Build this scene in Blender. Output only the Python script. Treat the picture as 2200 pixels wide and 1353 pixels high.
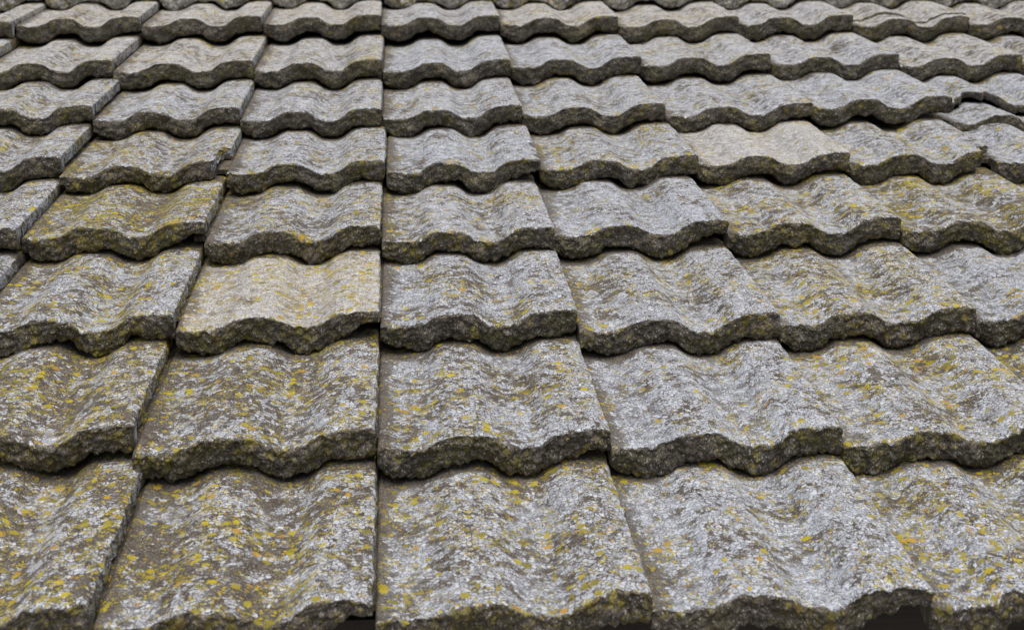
import bpy, math, random
import numpy as np
from mathutils import Matrix, Vector, Euler

# ------------------------------------------------------------------ camera, sky, sun, exposure
S = bpy.context.scene
for o in list(bpy.data.objects):
    bpy.data.objects.remove(o, do_unlink=True)
C = S.collection
PITCH = math.radians(24)                 # pitch of the roof
EAVE_H = 3.0                             # height of the eave above the ground
ROOF = Matrix.Translation((0, 0, EAVE_H)) @ Matrix.Rotation(PITCH, 4, 'X')

cam_data = bpy.data.cameras.new('camera')
cam = bpy.data.objects.new('camera', cam_data)
C.objects.link(cam)
S.camera = cam
cam_data.sensor_width = 36.0
cam_data.lens = 3066.07 / 2200 * 36.0    # about 50 mm
cam_data.clip_start = 0.05
cam_data.clip_end = 500
ca, cb, cc = 1.10429462, -0.0849768496, 0.0217234128
cam_local = (Matrix.Translation((0.03581998, -1.21433, 0.947054))
             @ Matrix.Rotation(cb, 4, 'Z') @ Matrix.Rotation(ca, 4, 'X') @ Matrix.Rotation(cc, 4, 'Z'))
cam.matrix_world = ROOF @ cam_local
cam_data.dof.use_dof = True
cam_data.dof.focus_distance = 2.15
cam_data.dof.aperture_fstop = 8.5

SUN_EL, SUN_AZ = math.radians(66), math.radians(176)   # azimuth from +Y (up the slope) towards +X
w = bpy.data.worlds.new('World')
S.world = w
w.use_nodes = True
wn = w.node_tree.nodes
sky = wn.new('ShaderNodeTexSky')
sky.sky_type = 'NISHITA'
sky.sun_disc = False
sky.sun_elevation = SUN_EL
sky.sun_rotation = SUN_AZ
sky.air_density = 0.8
sky.dust_density = 5.0
sky.ozone_density = 0.6
wn['Background'].inputs['Strength'].default_value = 0.15
w.node_tree.links.new(sky.outputs['Color'], wn['Background'].inputs['Color'])

sd = bpy.data.lights.new('sun', 'SUN')
sd.energy = 1.5
sd.angle = math.radians(50)
sd.color = (1.0, 0.987, 0.965)
sun = bpy.data.objects.new('sun', sd)
C.objects.link(sun)
sdir = Vector((math.sin(SUN_AZ) * math.cos(SUN_EL), math.cos(SUN_AZ) * math.cos(SUN_EL), math.sin(SUN_EL)))
sun.rotation_euler = sdir.to_track_quat('Z', 'Y').to_euler()

S.view_settings.view_transform = 'Standard'
S.view_settings.look = 'None'
S.view_settings.gamma = 1.0
S.view_settings.use_curve_mapping = False
S.view_settings.exposure = 0.15
S.render.engine = 'CYCLES'
S.cycles.use_denoising = True
S.cycles.max_bounces = 3
S.cycles.diffuse_bounces = 2
S.cycles.glossy_bounces = 1
S.cycles.caustics_reflective = False
S.cycles.caustics_refractive = False

# ------------------------------------------------------------------ noise helpers (numpy)
def hash3(ix, iy, iz, seed):
    h = (ix.astype(np.uint32) * np.uint32(374761393) + iy.astype(np.uint32) * np.uint32(668265263)
         + iz.astype(np.uint32) * np.uint32(2147483647 - 1274126177) + np.uint32((seed * 974711 + 17) & 0xffffffff))
    h = (h ^ (h >> np.uint32(13))) * np.uint32(1274126177)
    h = (h ^ (h >> np.uint32(16))) * np.uint32(2246822519)
    h = h ^ (h >> np.uint32(15))
    return h.astype(np.float64) / 4294967295.0


def vnoise(p, seed=0):                    # value noise in -1..1
    i = np.floor(p).astype(np.int64)
    f = p - i
    f = f * f * f * (f * (f * 6 - 15) + 10)
    r = 0
    for dx in (0, 1):
        wx = f[:, 0] if dx else 1 - f[:, 0]
        for dy in (0, 1):
            wy = f[:, 1] if dy else 1 - f[:, 1]
            for dz in (0, 1):
                wz = f[:, 2] if dz else 1 - f[:, 2]
                r = r + wx * wy * wz * hash3(i[:, 0] + dx, i[:, 1] + dy, i[:, 2] + dz, seed)
    return r * 2 - 1


def fbm(p, seed=0, octv=3):
    r, a = 0, 1.0
    for k in range(octv):
        r = r + a * vnoise(p * (2.03 ** k), seed + 31 * k)
        a *= 0.5
    return r


def cell(p, seed=0):                      # F1 distance of a cellular noise
    i = np.floor(p).astype(np.int64)
    best = np.full(len(p), 9.0)
    rid = np.zeros(len(p))
    for dx in (-1, 0, 1):
        for dy in (-1, 0, 1):
            for dz in (-1, 0, 1):
                a, b, c = i[:, 0] + dx, i[:, 1] + dy, i[:, 2] + dz
                q = np.stack([a + hash3(a, b, c, seed), b + hash3(a, b, c, seed + 1), c + hash3(a, b, c, seed + 2)], 1)
                d = np.sum((q - p) ** 2, 1)
                m = d < best
                best = np.where(m, d, best)
                rid = np.where(m, hash3(a, b, c, seed + 3), rid)
    return np.sqrt(best), rid


def sstep(a, b, x):
    t = np.clip((x - a) / (b - a), 0, 1)
    return t * t * (3 - 2 * t)

# ------------------------------------------------------------------ materials
class NB:
    """small helper for node trees"""
    def __init__(s, name, dim='2D'):
        s.dim = dim
        s.m = bpy.data.materials.new(name)
        s.m.use_nodes = True
        s.t = s.m.node_tree
        s.b = s.t.nodes['Principled BSDF']

    def put(s, sock, v):
        if isinstance(v, bpy.types.NodeSocket):
            s.t.links.new(v, sock)
        elif v is not None:
            sock.default_value = v

    def math(s, op, a, b=None, c=None, clamp=False):
        n = s.t.nodes.new('ShaderNodeMath')
        n.operation = op
        n.use_clamp = clamp
        for k, v in enumerate((a, b, c)):
            s.put(n.inputs[k], v)
        return n.outputs[0]

    def add(s, a, b): return s.math('ADD', a, b)
    def sub(s, a, b): return s.math('SUBTRACT', a, b)
    def mul(s, a, b): return s.math('MULTIPLY', a, b)
    def mx(s, a, b): return s.math('MAXIMUM', a, b)
    def inv(s, a): return s.math('SUBTRACT', 1.0, a)

    def ss(s, lo, hi, v):                 # smoothstep; lo and hi may be sockets
        n = s.t.nodes.new('ShaderNodeMapRange')
        n.interpolation_type = 'SMOOTHSTEP'
        s.put(n.inputs['Value'], v)
        s.put(n.inputs['From Min'], lo)
        s.put(n.inputs['From Max'], hi)
        return n.outputs['Result']

    def noise(s, vec, scale, detail=2.0, rough=0.5, color=False):
        n = s.t.nodes.new('ShaderNodeTexNoise')
        n.noise_dimensions = s.dim
        s.put(n.inputs['Vector'], vec)
        n.inputs['Scale'].default_value = scale
        n.inputs['Detail'].default_value = detail
        n.inputs['Roughness'].default_value = rough
        return n.outputs['Color' if color else 'Fac']

    def vor(s, vec, scale, feature='F1', rnd=1.0):
        n = s.t.nodes.new('ShaderNodeTexVoronoi')
        n.feature = feature
        n.voronoi_dimensions = s.dim
        s.put(n.inputs['Vector'], vec)
        n.inputs['Scale'].default_value = scale
        n.inputs['Randomness'].default_value = rnd
        return n

    def mix(s, f, a, b):
        n = s.t.nodes.new('ShaderNodeMix')
        n.data_type = 'RGBA'
        s.put(n.inputs[0], f)
        for k, v in ((6, a), (7, b)):
            s.put(n.inputs[k], (*v, 1) if isinstance(v, tuple) else v)
        return n.outputs[2]

    def sep(s, c):
        n = s.t.nodes.new('ShaderNodeSeparateColor')
        s.put(n.inputs[0], c)
        return n.outputs

    def vadd(s, a, b, op='ADD'):
        n = s.t.nodes.new('ShaderNodeVectorMath')
        n.operation = op
        s.put(n.inputs[0], a)
        s.put(n.inputs[1], b)
        return n.outputs[0]

    def vscale(s, a, k):
        n = s.t.nodes.new('ShaderNodeVectorMath')
        n.operation = 'SCALE'
        s.put(n.inputs[0], a)
        s.put(n.inputs[3], k)
        return n.outputs[0]

    def attr(s, name):
        n = s.t.nodes.new('ShaderNodeAttribute')
        n.attribute_name = name
        return n.outputs['Fac']

    def bump(s, h, dist, strength=1.0, normal=None):
        n = s.t.nodes.new('ShaderNodeBump')
        n.inputs['Distance'].default_value = dist
        n.inputs['Strength'].default_value = strength
        s.put(n.inputs['Height'], h)
        if normal is not None:
            s.put(n.inputs['Normal'], normal)
        return n.outputs[0]


def tile_material():
    s = NB('lichen_covered_concrete')
    oi = s.t.nodes.new('ShaderNodeObjectInfo')
    par = s.sep(oi.outputs['Color'])      # R white cover, G yellow cover, B warm tint; alpha grey film
    white_p, yel_p, warm_p, film_p = par[0], par[1], par[2], oi.outputs['Alpha']
    # surface coordinates: unrolled over the nose, shifted per tile
    sa = s.t.nodes.new('ShaderNodeAttribute')
    sa.attribute_name = 'surf'
    cx = s.t.nodes.new('ShaderNodeCombineXYZ')
    s.put(cx.inputs[0], s.mul(oi.outputs['Random'], 37.0))
    s.put(cx.inputs[1], s.mul(oi.outputs['Random'], 23.0))
    P = s.vadd(sa.outputs['Vector'], cx.outputs[0])
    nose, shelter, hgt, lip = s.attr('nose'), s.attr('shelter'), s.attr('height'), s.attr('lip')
    open_ = s.inv(shelter)

    nd = s.sep(s.noise(P, 150.0, 2.0, color=True))
    lo = s.sep(s.noise(P, 11.0, 2.0, color=True))
    n_lo0 = lo[1]
    joint = s.mul(s.ss(0.031, 0.005, s.add(s.attr('joint'), s.add(s.mul(s.sub(nd[2], 0.5), 0.03), s.mul(s.sub(n_lo0, 0.5), 0.04)))), s.inv(nose))
    open_ = s.mul(open_, s.sub(1.0, s.mul(joint, 0.80)))
    dv = s.t.nodes.new('ShaderNodeCombineXYZ')
    s.put(dv.inputs[0], s.mul(s.sub(nd[0], 0.5), 0.0055))
    s.put(dv.inputs[1], s.mul(s.sub(nd[1], 0.5), 0.0055))
    Q = s.vadd(P, dv.outputs[0])
    mid = s.sep(s.noise(P, 55.0, 3.0, color=True))
    n_lo, n_lo2, n_mid, n_mid2, n_mid3 = lo[0], lo[1], mid[0], mid[1], mid[2]
    n_fine = s.noise(P, 420.0, 3.0, 0.65)
    c0 = lambda v: s.sub(v, 0.5)

    # bare concrete: brown grey with sand grains
    bare = s.mix(s.ss(0.35, 0.65, n_mid3), (0.080, 0.068, 0.052), (0.165, 0.146, 0.118))
    grain = s.vor(P, 850.0)
    gcol = s.sep(grain.outputs['Color'])
    bare = s.mix(s.mul(s.ss(0.84, 0.97, gcol[0]), 0.8), bare, (0.40, 0.38, 0.34))
    bare = s.mix(s.mul(s.ss(0.70, 0.95, gcol[1]), 0.75), bare, (0.045, 0.038, 0.03))

    # broken face of the nose: aggregate under a film of algae and moss
    pebble = s.vor(Q, 215.0)
    pcol = s.sep(pebble.outputs['Color'])
    face = s.mix(s.ss(0.3, 0.7, n_mid2), (0.082, 0.072, 0.054), (0.165, 0.145, 0.114))
    face = s.mix(s.mul(s.ss(0.45, 0.62, n_lo2), 0.6), face, (0.115, 0.105, 0.042))
    face = s.mix(s.mul(s.ss(0.72, 0.95, pcol[0]), 0.5), face, (0.24, 0.22, 0.195))
    face = s.mix(s.mul(s.ss(0.90, 0.95, gcol[0]), 0.75), face, (0.46, 0.45, 0.42))
    face = s.mix(s.mul(s.ss(0.62, 0.95, gcol[1]), 0.70), face, (0.040, 0.034, 0.026))
    col = s.mix(nose, bare, face)

    # thin grey crust that fills the smooth valleys
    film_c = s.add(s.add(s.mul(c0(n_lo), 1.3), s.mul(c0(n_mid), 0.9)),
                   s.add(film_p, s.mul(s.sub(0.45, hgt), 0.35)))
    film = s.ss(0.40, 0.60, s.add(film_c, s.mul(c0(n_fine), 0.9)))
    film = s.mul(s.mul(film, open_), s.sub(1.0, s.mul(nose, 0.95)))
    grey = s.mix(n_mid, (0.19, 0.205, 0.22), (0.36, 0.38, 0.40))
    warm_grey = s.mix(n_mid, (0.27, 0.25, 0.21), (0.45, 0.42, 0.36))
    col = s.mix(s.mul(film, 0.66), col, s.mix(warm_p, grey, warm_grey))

    # pale crustose lichen: areoles parted by dark cracks, in two sizes
    base_cov = s.add(s.add(s.mul(c0(n_lo), 1.1), s.mul(c0(n_mid), 1.7)), s.add(s.add(s.sub(white_p, 0.12), s.mul(hgt, 0.16)), s.mul(lip, 0.30)))  # denser on crests, as lichen grows; this colour also shades the waves
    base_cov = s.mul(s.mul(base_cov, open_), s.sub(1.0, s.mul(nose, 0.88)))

    def mosaic(scale, cov, ew, nz):
        e = s.vor(Q, scale, 'DISTANCE_TO_EDGE')
        v = s.vor(Q, scale)
        rc = s.sep(v.outputs['Color'])
        on = s.ss(-0.03, 0.03, s.sub(cov, s.add(0.16, s.mul(rc[0], 0.66))))
        ed = s.ss(ew * 0.35, ew, s.add(e.outputs['Distance'], s.mul(c0(n_fine), nz)))
        return s.mul(on, ed), rc
    w1, r1 = mosaic(155.0, base_cov, 0.18, 0.34)
    w2, r2 = mosaic(330.0, s.mul(base_cov, 0.72), 0.22, 0.30)

    def wcol(rc):
        return s.mix(warm_p, s.mix(rc[1], (0.33, 0.36, 0.39), (0.63, 0.665, 0.70)),
                     s.mix(rc[1], (0.41, 0.385, 0.335), (0.66, 0.635, 0.575)))
    col = s.mix(w2, col, wcol(r2))
    col = s.mix(w1, col, wcol(r1))

    # dark flecks through the crust
    fleck = s.ss(0.55, 0.62, s.add(n_fine, s.mul(c0(n_mid3), 0.35)))
    col = s.mix(s.mul(fleck, s.sub(0.90, s.mul(warm_p, 0.45))), col, (0.058, 0.050, 0.040))

    # yellow, olive and orange lichen rosettes in two sizes
    ycov = s.add(s.add(s.mul(c0(lo[2]), 1.5), s.mul(c0(n_mid2), 1.5)), s.add(s.mul(yel_p, 0.90), 0.06))
    ycov = s.add(ycov, s.mul(nose, 0.05))

    def rosette(v, rc, k, size, nz):
        cov = s.mul(ycov, k)
        rad = s.mul(s.ss(cov, s.sub(cov, 0.16), rc[0]), size)
        d = s.add(v.outputs['Distance'], s.mul(c0(n_fine), nz))
        return s.ss(rad, s.sub(rad, 0.07), d)
    v1 = s.vor(Q, 78.0)
    yc1 = s.sep(v1.outputs['Color'])
    y1 = s.mul(rosette(v1, yc1, 0.44, 0.47, 0.80), s.sub(1.0, s.mul(nose, 0.45)))
    y2 = s.mul(rosette(pebble, pcol, 0.66, 0.50, 0.78), s.sub(1.0, s.mul(nose, 0.35)))

    def ycol(rc):
        c = s.mix(rc[1], (0.17, 0.155, 0.028), (0.52, 0.42, 0.016))
        c = s.mix(s.mul(s.ss(0.84, 0.97, rc[2]), 0.75), c, (0.54, 0.29, 0.04))
        return s.mix(s.mul(s.ss(0.48, 0.66, n_fine), 0.5), c, (0.17, 0.15, 0.035))
    ynose = (0.185, 0.165, 0.030)
    col = s.mix(s.mul(y2, 0.88), col, s.mix(s.mul(nose, 0.7), ycol(pcol), ynose))
    col = s.mix(s.mul(y1, 0.92), col, s.mix(s.mul(nose, 0.6), ycol(yc1), ynose))
    s.put(s.b.inputs['Base Color'], col)
    s.b.inputs['Roughness'].default_value = 0.92
    s.b.inputs['Specular IOR Level'].default_value = 0.2

    h = s.sub(n_fine, s.mul(s.mul(nose, pebble.outputs['Distance']), 2.0))
    h = s.add(h, s.mul(s.ss(0.0, 0.2, grain.outputs['Distance']), -0.25))
    s.put(s.b.inputs['Normal'], s.bump(h, 0.0020, 0.9))
    return s.m


def plain_material(name, c1, c2, scale, bump=0.002, rough=0.9, stretch=None):
    s = NB(name, '3D')
    tc = s.t.nodes.new('ShaderNodeTexCoord')
    v = tc.outputs['Object']
    if stretch:
        v = s.vadd(v, stretch, 'MULTIPLY')
    n = s.noise(v, scale, 5.0, 0.6)
    s.put(s.b.inputs['Base Color'], s.mix(s.ss(0.3, 0.7, n), c1, c2))
    s.b.inputs['Roughness'].default_value = rough
    s.put(s.b.inputs['Normal'], s.bump(n, bump))
    return s.m


M_TILE = tile_material()
M_WOOD = plain_material('dark_timber', (0.012, 0.010, 0.008), (0.024, 0.020, 0.016), 18.0, 0.002, 0.85, (0.4, 6.0, 6.0))
M_FELT = plain_material('roofing_felt', (0.016, 0.015, 0.014), (0.03, 0.028, 0.026), 60.0)
M_WALL = plain_material('rendered_wall', (0.36, 0.34, 0.30), (0.46, 0.44, 0.40), 5.0)
M_GROUND = plain_material('pale_gravel', (0.24, 0.22, 0.19), (0.34, 0.32, 0.29), 1.3, 0.01)  # ground out of view, made pale to throw light up onto the noses
M_MORTAR = plain_material('mortar', (0.24, 0.21, 0.16), (0.36, 0.33, 0.28), 40.0, 0.004)

# ------------------------------------------------------------------ tile geometry
W, G = 0.30, 0.33                         # cover width, gauge
TILT = 0.137                              # fall of a tile against the plane of the noses
LEN = 0.425                               # tile length
_ks = np.array([0, .012, .05, .10, .18, .235, .285, .315, .36, .44, .475, .505, .55, .585, .66, .70, .745, .78, .82, .88, .95, .985, 1.0])
_kz = np.array([-2.5, 4.0, 2.0, 0, 1.2, 7, 17, 20.2, 21.2, 21.2, 19.5, 14, 4.5, 1, 1, 5, 16.5, 23.5, 27.0, 28.8, 29.2, 28.6, 25]) * 0.94 / 1000
_bs = np.array([0, .03, .06, .10, .15, .20, .245, .285, .32, .36, .44, .49, .525, .56, .60, .66, .70, .745, .785, .82, .96, 1.0])
_bz = np.array([-24, -31, -36, -39.5, -41.5, -40.5, -35, -26, -21, -19, -19, -21, -29, -36, -39.5, -39.5, -36, -27, -17.5, -14, -13, -13]) / 1000
_ds = np.linspace(0, 1, 401)
_dz = np.interp(_ds, _ks, _kz)
_k = np.hanning(15); _k /= _k.sum()
_pad = np.concatenate([np.full(7, _dz[0]), _dz, np.full(7, _dz[-1] - 0.002)])
_dz = np.convolve(_pad, _k, 'valid')
_db = np.interp(_ds, _bs, _bz)
_k = np.hanning(13); _k /= _k.sum()
_db = np.convolve(np.concatenate([np.full(6, _db[0]), _db, np.full(6, _db[-1])]), _k, 'valid')
ZREF = 0.025


def prof(x):                              # x in -W..0
    return np.interp((x + W) / W, _ds, _dz) - ZREF


def tile_mesh(name, nx, ny, nf, seed, spacing=G, thick=0.039, y0=None, y1=None, nose=True,
              notch=None, chip_right=0.0, rough=1.0, chips=5, lift_crust=False, nose_film=1.0, wd=W):
    """one pantile; y = 0 is the front edge, y grows up the slope; right edge at x = 0"""
    rng = np.random.default_rng(seed)
    xs = np.linspace(-W + 0.0015, -0.001, nx)
    s01 = (xs + W) / W
    yf = np.zeros(nx) if y0 is None else y0(xs)
    yb = np.full(nx, LEN) if y1 is None else y1(xs)
    # irregular front line and chips
    p1 = np.stack([xs * 60, xs * 0 + seed, xs * 0], 1)
    yf = yf + 0.0022 * rough * fbm(p1, seed, 3)
    chip = np.zeros(nx)
    for _ in range(chips):
        c, cw, dp = rng.uniform(-W, 0), rng.uniform(0.006, 0.022), rng.uniform(0.002, 0.008)
        chip = np.maximum(chip, dp * np.exp(-((xs - c) / cw) ** 2))
    # nose thickness along x
    th = np.interp(s01, _ds, _dz) - np.interp(s01, _ds, _db) + (thick - 0.0405)
    th = th + 0.0030 * rough * fbm(np.stack([xs * 55, xs * 0 + 3.3, xs * 0 + seed], 1), seed + 5, 3)
    for _ in range(3):
        c, cw, dp = rng.uniform(-W, 0), rng.uniform(0.008, 0.02), rng.uniform(-0.002, 0.005)
        th = th - dp * np.exp(-((xs - c) / cw) ** 2)
    if chip_right:
        th = th * (1 - chip_right * sstep(-0.055, -0.02, xs))
    th = np.maximum(th, 0.012)
    body = 0.015
    if not nose:
        yf = yf + 0.010 * fbm(p1 * 1.2, seed + 13, 4)
        th = np.full(nx, 0.020) + 0.003 * fbm(p1 * 1.3, seed + 9, 2)
    depth = 0.030
    # path of one column: under-back, under-front, nose bottom back, nose bottom, face, rim, top
    cols_y, cols_z, tagn, tlip, tsh = [], [], [], [], []
    def push(y, zoff, nz, lp, top=None):
        cols_y.append(y); cols_z.append(zoff); tagn.append(nz); tlip.append(lp)
    z0 = prof(xs)
    push(yb, z0 - body, 0, 0)
    push(yf + depth + 0.004, z0 - body, 0, 0)
    push(yf + depth - 0.004, z0 - th + 0.003, 1, 0)
    push(yf + depth * 0.5, z0 - th, 1, 0)
    for k in range(nf):
        t = k / (nf - 1)
        bow = -0.0012 * math.sin(math.pi * t)
        rnd = 0.0035 * (1 - min(1, t / 0.16)) ** 2
        rim = chip * sstep(0.35, 1.0, np.full(nx, t))
        tt = 0.03 + 0.90 * t
        push(yf + bow + rnd + rim, z0 - th * (1 - tt), 1, 0)
    push(yf + 0.0016 + chip * 1.02, z0 - 0.0009 - chip * 0.10, 0.75, 1)
    push(yf + 0.0042 + chip * 1.05, z0 - 0.0002 - chip * 0.06, 0.25, 1)
    a = np.linspace(0, 1, ny) ** 1.05
    for t in a[1:]:
        y = (yf + 0.0042 + chip * 1.05) * (1 - t) + yb * t
        push(y, z0, 0, float(np.exp(-t * LEN / 0.012)))
    nq = len(cols_y)
    Y = np.array(cols_y); Z = np.array(cols_z)
    X = np.tile(xs, (nq, 1))
    if notch is not None:                 # broken right edge: list of (y from, y to, depth)
        xr = np.zeros_like(Y)
        for (ya, yb_, dp, soft) in notch:
            xr = np.maximum(xr, dp * sstep(ya - soft, ya + soft, Y) * (1 - sstep(yb_ - soft, yb_ + soft, Y)))
        jag = 0.25 * xr * vnoise(np.stack([Y.ravel() * 90, Y.ravel() * 0, Y.ravel() * 0 + seed], 1), seed).reshape(Y.shape)
        xr = xr + jag
        x0 = -0.12
        X2 = np.where(X > x0, x0 + (X - x0) * ((-xr - x0) / (0 - x0)), X)
        Z = Z + prof(X2.ravel()).reshape(X2.shape) - prof(X.ravel()).reshape(X.shape)
        X = X2
    else:
        # slightly ragged right edge
        rag = 0.0014 * fbm(np.stack([Y.ravel() * 70, Y.ravel() * 0 + 2, Y.ravel() * 0 + seed], 1), seed + 2, 3).reshape(Y.shape)
        X = X + rag * sstep(-0.02, 0.0, X)
    Z = Z - TILT * Y
    X = X * (wd / W)
    arc = np.vstack([np.zeros(nx), np.cumsum(np.hypot(np.diff(Y, axis=0), np.diff(Z, axis=0)), axis=0)])
    arc = arc - arc[5 + nf] + yf
    V = np.stack([X.ravel(), Y.ravel(), Z.ravel()], 1)
    surf = np.stack([X.ravel(), arc.ravel(), 0 * X.ravel()], 1)
    nz = np.repeat(np.array(tagn, float), nx)
    lp = np.repeat(np.array(tlip, float), nx)
    # broken concrete relief on the nose, gentle unevenness on the top
    q = V + np.array([0.0, 0.0, seed * 1.37])
    fm = nz > 0.2
    top = ~fm
    d = np.zeros((len(V), 3))
    F = q[fm]
    f1, _ = cell(F * 105, seed)
    f2, _ = cell(F * 210, seed + 50)
    f0, b0 = cell(F * 34, seed + 90)
    lump = (b0 - 0.5) * 0.003 * sstep(0.75, 0.45, f0) + (0.55 - f1) * 0.0078 + (0.5 - f2) * 0.0044 + 0.0034 * fbm(F * 36, seed + 3, 3)
    fw = np.minimum(nz[fm], 1.0) * rough
    d[fm, 1] -= lump * fw
    d[fm, 2] += 0.4 * lump * fw * np.where(Z.ravel()[fm] < -0.02, -1, 0.2)
    T = q[top]
    d[top, 2] += 0.0005 * vnoise(T * 15, seed + 7) + 0.0003 * fbm(T * 120, seed + 8, 2)
    # under the rim the top follows the first face row a little, so the edge is ragged
    rimm = (lp > 0.05)
    d[rimm, 2] += -np.abs(0.0016 * fbm(q[rimm] * 120, seed + 11, 2)) * lp[rimm]
    V = V + d
    if lift_crust:
        # a thin crust of the top skin curls a little at the front right
        m = rimm & (V[:, 0] > -0.13)
        V[m, 1] -= 0.006 * lp[m] * sstep(-0.13, -0.05, V[m, 0])
    # attributes
    front = (Y.ravel() - 0)
    jitter = 0.010 * vnoise(np.stack([X.ravel() * 40, Y.ravel() * 20, Y.ravel() * 0], 1), seed + 4)
    shelter = sstep(spacing - 0.024, spacing - 0.004, Y.ravel() + jitter) * (nz < 0.2)
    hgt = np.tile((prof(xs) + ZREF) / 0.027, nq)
    idx = np.arange(nq * nx).reshape(nq, nx)
    A = idx[:-1, :-1].ravel(); B = idx[:-1, 1:].ravel(); Cc = idx[1:, 1:].ravel(); D = idx[1:, :-1].ravel()
    quads = np.stack([A, B, Cc, D], 1)
    faces = quads.tolist()
    smooth = [True] * len(faces)
    jt = 6 + nf                                                   # first row of the top skin
    jn = jt + int(np.argmax(Y[jt:, -1] > yf[-1] + depth + 0.004))  # first top row behind the nose
    faces.append(idx[:, 0].tolist())                              # left side
    faces.append(idx[jn:0:-1, -1].tolist())                       # right side of the nose
    faces.append([*idx[0, ::-1].tolist(), *idx[-1, :].tolist()])  # back
    smooth += [False] * 3
    # right side behind the nose: a ragged wall of its own
    tp = V[idx[jn:, -1]]
    nw = len(tp)
    wz = [0.0, 0.006, 0.013, 0.022]
    base = len(V)
    wv, ws = [], []
    for k, dz in enumerate(wz):
        q2 = tp.copy()
        q2[:, 2] -= dz
        if k:
            q2[:, 0] += 0.0010 + 0.0013 * fbm(np.stack([tp[:, 1] * 110, tp[:, 1] * 0 + k * 1.7, tp[:, 1] * 0 + seed], 1), seed + 21, 2) - 0.001 * (k == 3)
        wv.append(q2)
        ws.append(np.stack([np.full(nw, 0.05 + dz), tp[:, 1], np.zeros(nw)], 1))
    wi = base + np.arange(4 * nw).reshape(4, nw)
    for k in range(3):
        for j in range(nw - 1):
            faces.append([int(wi[k, j]), int(wi[k + 1, j]), int(wi[k + 1, j + 1]), int(wi[k, j + 1])])
            smooth.append(True)
    V = np.vstack([V] + wv)
    surf = np.vstack([surf] + ws)
    nz = np.concatenate([nz, np.zeros(4 * nw)])
    lp = np.concatenate([lp, np.zeros(4 * nw)])
    shelter = np.concatenate([shelter, np.tile(shelter[idx[jn:, -1]], 4)])
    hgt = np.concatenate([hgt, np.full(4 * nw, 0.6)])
    # interlocking flange under the left neighbour's ridge
    nb = len(V)
    fl = []
    if nose:
        for x in (-wd - 0.022, -wd + 0.012):
            for y in (0.045, LEN):
                for zz in (-0.013, -0.004):
                    fl.append((x, y, -ZREF + 0.003 + zz - TILT * y))
        i = lambda a, b, c: nb + a * 4 + b * 2 + c
        for f in ((i(0,0,0), i(0,0,1), i(0,1,1), i(0,1,0)), (i(1,0,0), i(1,1,0), i(1,1,1), i(1,0,1)),
                  (i(0,0,0), i(1,0,0), i(1,0,1), i(0,0,1)), (i(0,1,0), i(0,1,1), i(1,1,1), i(1,1,0)),
                  (i(0,0,1), i(1,0,1), i(1,1,1), i(0,1,1)), (i(0,0,0), i(0,1,0), i(1,1,0), i(1,0,0))):
            faces.append(list(f)); smooth.append(False)
        V = np.vstack([V, np.array(fl)])
    lp[:X.size] = np.maximum(lp[:X.size], 0.9 * np.exp(X.ravel() / 0.006))
    joint = np.concatenate([X.ravel() + wd, np.full(len(nz) - X.size, 0.1)])
    me = bpy.data.meshes.new(name)
    me.from_pydata(V.tolist(), [], faces)
    me.polygons.foreach_set('use_smooth', smooth)
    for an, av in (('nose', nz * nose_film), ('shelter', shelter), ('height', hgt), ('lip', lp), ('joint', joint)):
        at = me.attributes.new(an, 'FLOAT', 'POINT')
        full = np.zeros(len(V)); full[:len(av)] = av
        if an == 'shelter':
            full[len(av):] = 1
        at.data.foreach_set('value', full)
    sv = np.zeros((len(V), 3)); sv[:len(surf)] = surf
    sv[len(surf):, :2] = V[len(surf):, :2]
    me.attributes.new('surf', 'FLOAT_VECTOR', 'POINT').data.foreach_set('vector', sv.ravel())
    me.materials.append(M_TILE)
    me.update()
    return me

# ------------------------------------------------------------------ the roof
roof = bpy.data.objects.new('tiled_roof', None)
C.objects.link(roof)
roof.matrix_world = ROOF
roof['label'] = 'weathered grey concrete pantile roof covered in white and yellow lichen'
roof['category'] = 'roof'
roof['kind'] = 'thing'


def part(name, me, parent, loc=(0, 0, 0), rot=(0, 0, 0)):
    o = bpy.data.objects.new(name, me)
    C.objects.link(o)
    o.parent = parent
    o.location = loc
    o.rotation_euler = rot
    return o


# where each tile's front right corner lies off its grid point, in mm (column, row), read off the roof
JIT = {0: {-1: (3.4, -.4), 0: (-.8, -3.8), 1: (-4.6, -7), 2: (.9, -11.9)},
       1: {-1: (-8.5, 30.1), 0: (-1.2, 8.9), 1: (-3.4, -1.8), 2: (-.9, -9.2)},
       2: {-1: (.7, 15.5), 0: (.4, 16.6), 1: (-5.3, 9), 2: (-2.7, -14.4), 3: (2, -3.7)},
       3: {-2: (2, 7.4), -1: (5.4, 27.6), 0: (.3, 5), 1: (-8.2, -9.7), 2: (-7.6, 11.4), 3: (.1, 12.6)},
       4: {-2: (3.9, 19), -1: (10.3, -12.6), 0: (6.9, -17.2), 1: (-.9, -19.2), 2: (4.1, -1.2), 3: (2.6, 4.7), 4: (-2, 8)},
       5: {-2: (8.8, -13.6), -1: (8.4, -30.7), 0: (-1.9, -44.6), 1: (-10.7, -28.6), 2: (-8.4, -24.6), 3: (11.3, -20.7), 4: (14, -8)},
       6: {-2: (-6.8, -23.6), -1: (5.8, -34), 0: (-4, -29.8), 1: (-9.1, -25.5), 2: (-2.8, -6.4), 3: (7.7, 10), 4: (13.1, 2.8)},
       7: {-3: (-4.6, -28.4), -2: (-4.7, 9.3), -1: (-4.4, 21.6), 0: (-8.7, 29.7), 1: (-8.1, 20.1), 2: (-6.9, 14.9),
           3: (3, 18.6), 4: (6.8, 28), 5: (15, 28)},
       8: {-3: (-2, 0), -1: (-4, -4), 1: (-8, -6), 3: (2, -8), 5: (8, -4)}}
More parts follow.
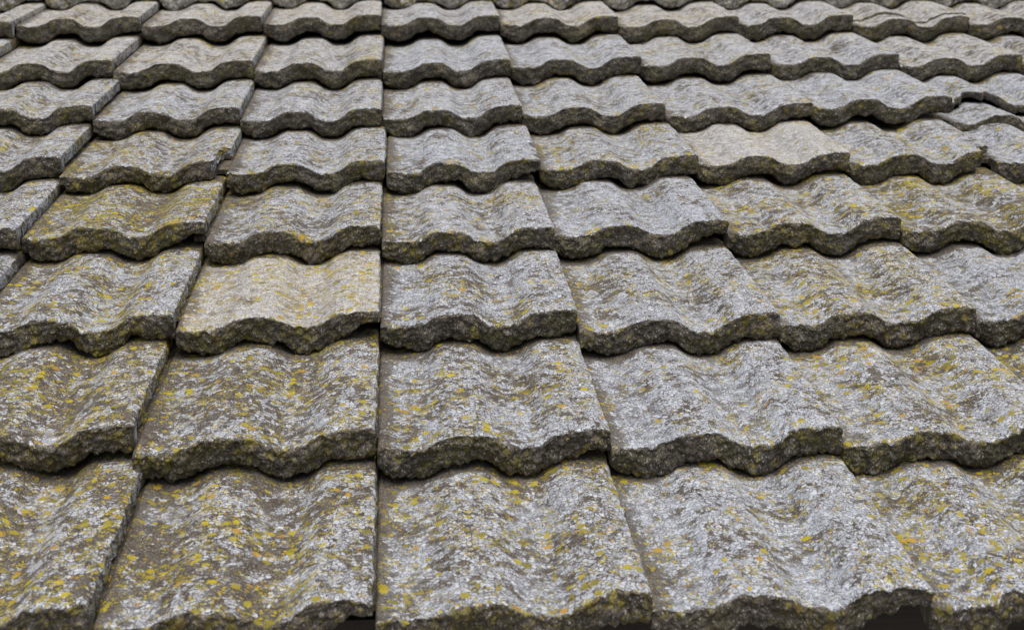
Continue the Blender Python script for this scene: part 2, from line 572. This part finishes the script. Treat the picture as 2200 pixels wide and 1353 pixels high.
# growth on each tile: white crust, yellow lichen, warm tint, grey film
LOOK = {0: {-1: (.42, .50, .15, .20), 0: (.44, .46, .1, .25), 1: (.62, .42, .05, .45), 2: (.74, .26, 0, .60), 3: (.66, .46, 0, .5)},
        1: {-1: (.40, .52, .2, .15), 0: (.50, .44, .05, .25), 1: (.60, .32, 0, .40), 2: (.72, .20, 0, .60), 3: (.66, .42, .05, .45), 4: (.5, .6, 0, .3)},
        2: {-1: (.58, .42, .05, .30), 0: (.84, .52, .70, .95), 1: (.68, .22, 0, .45), 2: (.68, .28, .05, .45), 3: (.62, .46, .1, .4), 4: (.70, .18, 0, .6)},
        3: {-2: (.60, .22, .1, .4), -1: (.42, .62, .1, .2), 0: (.62, .36, .05, .4), 1: (.70, .32, .05, .5), 2: (.74, .10, 0, .72), 3: (.62, .44, .05, .45), 4: (.5, .56, .1, .35)},
        4: {-2: (.62, .30, .1, .4), -1: (.58, .42, .1, .4), 0: (.70, .22, .05, .55), 1: (.72, .14, 0, .65), 2: (.70, .34, .05, .5), 3: (.95, .20, .62, 1.1), 4: (.64, .34, .05, .6), 5: (.74, .2, 0, .6)},
        5: {-2: (.66, .26, .2, .5), -1: (.70, .22, .1, .55), 0: (.70, .22, .1, .55), 1: (.72, .2, .1, .6), 2: (.72, .2, .1, .6), 3: (.72, .22, .1, .6), 4: (.76, .14, .05, .75), 5: (.76, .1, .05, .75)},
        6: {-2: (.7, .2, .45, .6), -1: (.7, .22, .55, .55), 0: (.7, .2, .4, .55), 1: (.76, .08, .05, .8), 2: (.76, .1, .1, .75), 3: (.72, .18, .3, .6), 4: (.74, .16, .2, .65), 5: (.72, .18, .45, .6)},
        7: {k: (.70, .18, .65 - .06 * (k > 3), .65) for k in range(-4, 8)}}
LOOK[8] = {k: (.62, .24, .8, .75) for k in range(-5, 9)}
LOOK[7][1] = (.74, .12, .3, .7)
LOOK[7][4] = (.74, .12, .35, .7)

NOTCH = {(4, -1): [(-0.02, 0.10, 0.022, 0.006), (0.10, 0.112, 0.030, 0.004)],
         (4, 1): [(0.02, 0.05, 0.010, 0.012), (0.11, 0.15, 0.012, 0.012)],
         (4, 4): [(-0.05, 0.045, 0.034, 0.012)],
         (6, 4): [(0.05, 0.09, 0.006, 0.01)],
         (3, 4): [(0.02, 0.10, 0.010, 0.02)]}
CHIP = {(3, -1): .45, (2, 0): .55, (0, 2): .42, (4, 1): .4, (1, 1): .15, (0, 0): .5, (3, 2): .35, (5, 3): .2}
ZOFF = {(5, 4): 0.009}
LABEL = {(2, 0): 'cream coloured roof tile finely speckled with yellow lichen',
         (4, 3): 'pale beige roof tile with little lichen',
         (5, 5): 'cracked roof tile with its front half sunk below its back half',
         (4, 4): 'roof tile with the right corner of its nose broken away',
         (4, -1): 'roof tile with a notch broken out of its right edge'}
ROWS, COLS = 9, range(-5, 9)
random.seed(4)
pos = {}
for r in range(ROWS):
    seen = JIT[r]
    for c in COLS:
        if c in seen:
            dx, dy = seen[c]
        else:
            k = min(seen, key=lambda a: abs(a - c))
            dx, dy = random.uniform(-4, 4) * .5 + seen[k][0] * .6, seen[k][1] + random.uniform(-5, 5)
        pos[r, c] = (c * W + dx / 1000, r * G + dy / 1000)
for c in COLS:
    pos[9, c] = (c * W, 9 * G)

shared = []
for k in range(4):
    shared.append(tile_mesh('roof_tile', 60, 30, 10, 900 + k))
LAST = {0: 3, 1: 4, 2: 4, 3: 5, 4: 6, 5: 6, 6: 6, 7: 7, 8: 7}
FIRST = {0: -1, 1: -1, 2: -2, 3: -2, 4: -2, 5: -2, 6: -3, 7: -3, 8: -4}
RES = {0: (150, 130, 26), 1: (140, 120, 24), 2: (120, 100, 20), 3: (110, 80, 18), 4: (95, 64, 15), 5: (84, 54, 13), 6: (76, 46, 12), 7: (70, 40, 11), 8: (70, 20, 12)}
for r in range(ROWS):
    for c in COLS:
        x, y = pos[r, c]
        sp = pos[r + 1, c][1] - y
        down = y - pos[r - 1, c][1] if r else G
        th = min(0.043, TILT * down - 0.0025)
        wd = W + x - c * W - (pos[r, c - 1][0] - (c - 1) * W) if c > -5 else W
        seed = 100 + r * 20 + c
        rz = math.radians(random.uniform(-.3, .3))
        ry = math.radians(random.uniform(-.55, .55))
        z = ZOFF.get((r, c), 0) + random.uniform(-.0008, .0008)
        frag = None
        if not FIRST[r] <= c <= LAST[r]:
            me = shared[(r * 3 + c) % 4]
        elif (r, c) in ((5, 5), (7, 5)):
            nx, ny, nf = RES[r]
            if r == 5:
                br = lambda xx: np.interp(xx, [-.30, -.225, -.215, -.165, -.155, -.10, 0], [.13, .125, .145, .135, .10, .055, .03])
                drop, gap = 0.022, 0.014
            else:
                br = lambda xx: np.interp(xx, [-.30, -.26, -.20, -.17, -.12, 0], [.10, .095, .105, .09, .05, .03])
                drop, gap = 0.004, 0.003
            me = tile_mesh('roof_tile', nx, ny, 5, seed, sp, 0.017, y0=br, nose=False, chips=3, wd=wd)
            frag = tile_mesh('broken_piece', nx, ny // 2, nf, seed + 7, sp, th, y1=lambda xx: br(xx) + 0.03, wd=wd)
        else:
            nx, ny, nf = RES[r]
            me = tile_mesh('roof_tile', nx, ny, nf, seed, sp, th, notch=NOTCH.get((r, c)),
                           chip_right=CHIP.get((r, c), 0), chips=3 + seed % 5, nose_film=0.02 if r == 8 else 1.0, wd=wd, lift_crust=(r, c) == (0, 2))
        o = part('roof_tile', me, roof, (x, y, z), (0, ry, rz))
        if me in shared:
            o.scale.x = wd / W
        look = LOOK[r].get(c) or (random.uniform(.55, .7), random.uniform(.15, .45), random.uniform(0, .3), random.uniform(.3, .6))
        o.color = look
        if (r, c) in LABEL:
            o['label'] = LABEL[r, c]
        if frag:
            p = part('broken_piece', frag, o, (0, -gap, -drop), (math.radians(-1.5), 0, 0))
            p.color = look


def box_mesh(name, boxes, mat):
    vs, fs = [], []
    for (a, b) in boxes:
        n = len(vs)
        for i in range(8):
            vs.append(tuple((b if (i >> k) & 1 else a)[k] for k in range(3)))
        fs += [[n + j for j in f] for f in ((0, 2, 3, 1), (4, 5, 7, 6), (0, 1, 5, 4), (2, 6, 7, 3), (0, 4, 6, 2), (1, 3, 7, 5))]
    me = bpy.data.meshes.new(name)
    me.from_pydata(vs, [], fs)
    me.materials.append(mat)
    return me

XL, XR = -5 * W - W - .02, 8 * W + .02
RIDGE = 9 * G + 0.30
part('roof_deck', box_mesh('roof_deck', [((XL, 0.10, -0.150), (XR, RIDGE, -0.118))], M_FELT), roof)
part('eaves_board', box_mesh('eaves_board', [((XL, 0.075, -0.30), (XR, 0.098, -0.086))], M_WOOD), roof)

# mortar bedding along the ridge: a wavy mass whose lobes fill the valleys of the top course
def ridge_mortar():
    n = 900
    xs = np.linspace(XL, XR, n)
    ph = np.mod(xs, W) - W
    lobe = prof(ph) + ZREF                       # 0 in valleys, 0.027 on the ridges
    yf = 9 * G - 0.012 + lobe * 1.1 + 0.006 * fbm(np.stack([xs * 14, xs * 0, xs * 0], 1), 5, 3)
    rows = []
    for t in (0.0, 0.25, 0.6, 1.0, 1.6, 2.5):
        y = yf + 0.010 * max(0, t - 0.6) + (0.05 * t if t > 1 else 0)
        z = prof(ph) - TILT * (y - 8 * G + 0.03) - 0.004 + 0.040 * min(t, 1.0) + 0.02 * max(0, t - 1)
        p = np.stack([xs * 45, xs * 0 + t * 2, xs * 0], 1)
        rows.append(np.stack([xs, y - 0.004 * fbm(p, 7, 3), z], 1))
    V = np.vstack(rows)
    idx = np.arange(len(rows) * n).reshape(len(rows), n)
    q = np.stack([idx[:-1, :-1].ravel(), idx[:-1, 1:].ravel(), idx[1:, 1:].ravel(), idx[1:, :-1].ravel()], 1)
    me = bpy.data.meshes.new('ridge_mortar')
    me.from_pydata(V.tolist(), [], q.tolist())
    me.polygons.foreach_set('use_smooth', [True] * len(q))
    me.materials.append(M_MORTAR)
    return me

part('ridge_mortar', ridge_mortar(), roof)


def ridge_cap():
    L, R, T, n = 0.44, 0.13, 0.018, 16
    vs, fs = [], []
    for x in (0, 0.03, L):
        for rad in (R + (0.008 if x < 0.04 else 0), R - T):
            for k in range(n + 1):
                a = math.pi * (-0.02 + 1.04 * k / n)
                vs.append((x, rad * math.cos(a), rad * math.sin(a) * 0.85))
    m = n + 1
    ix = lambda i, j, k: (i * 2 + j) * m + k
    for k in range(n):
        for i in range(2):
            fs.append([ix(i, 0, k), ix(i + 1, 0, k), ix(i + 1, 0, k + 1), ix(i, 0, k + 1)])
            fs.append([ix(i, 1, k + 1), ix(i + 1, 1, k + 1), ix(i + 1, 1, k), ix(i, 1, k)])
        fs.append([ix(0, 0, k), ix(0, 0, k + 1), ix(0, 1, k + 1), ix(0, 1, k)])
        fs.append([ix(2, 0, k + 1), ix(2, 0, k), ix(2, 1, k), ix(2, 1, k + 1)])
    me = bpy.data.meshes.new('ridge_tile')
    me.from_pydata(vs, [], fs)
    sv = [(v[0], R * math.atan2(v[2], v[1]), 0) for v in vs]
    me.attributes.new('surf', 'FLOAT_VECTOR', 'POINT').data.foreach_set('vector', np.array(sv).ravel())
    me.polygons.foreach_set('use_smooth', [True] * len(fs))
    me.materials.append(M_TILE)
    return me

cap = ridge_cap()
x = XL
while x < XR - 0.2:
    o = part('ridge_tile', cap, roof, (x, 9 * G + 0.215, 0.0), (-PITCH, random.uniform(-.01, .01), random.uniform(-.01, .01)))
    o.color = (.6, .2, .5, .6)
    x += 0.425

# the far slope, the wall below and the ground
def world_mesh(name, vs, fs, mat):
    me = bpy.data.meshes.new(name)
    me.from_pydata(vs, [], fs)
    me.materials.append(mat)
    o = bpy.data.objects.new(name, me)
    C.objects.link(o)
    o['kind'] = 'structure'
    return o

yr, zr = RIDGE * math.cos(PITCH), RIDGE * math.sin(PITCH)
back = box_mesh('back_slope', [((XL, 0, -0.03), (XR, 3.0, 0))], M_FELT)
b = part('back_slope', back, roof)
b.matrix_parent_inverse = Matrix.Identity(4)
b.matrix_basis = ROOF.inverted() @ Matrix.Translation((0, yr + .05, EAVE_H + zr - 0.14)) @ Matrix.Rotation(-PITCH, 4, 'X')
wall = box_mesh('wall', [((XL + .25, 0.45, 0.0), (XR - .25, 0.75, EAVE_H - 0.10))], M_WALL)
wo = bpy.data.objects.new('wall', wall)
C.objects.link(wo)
wo['kind'] = 'structure'
world_mesh('ground', [(-150, -150, 0), (150, -150, 0), (150, 150, 0), (-150, 150, 0)], [(0, 1, 2, 3)], M_GROUND)
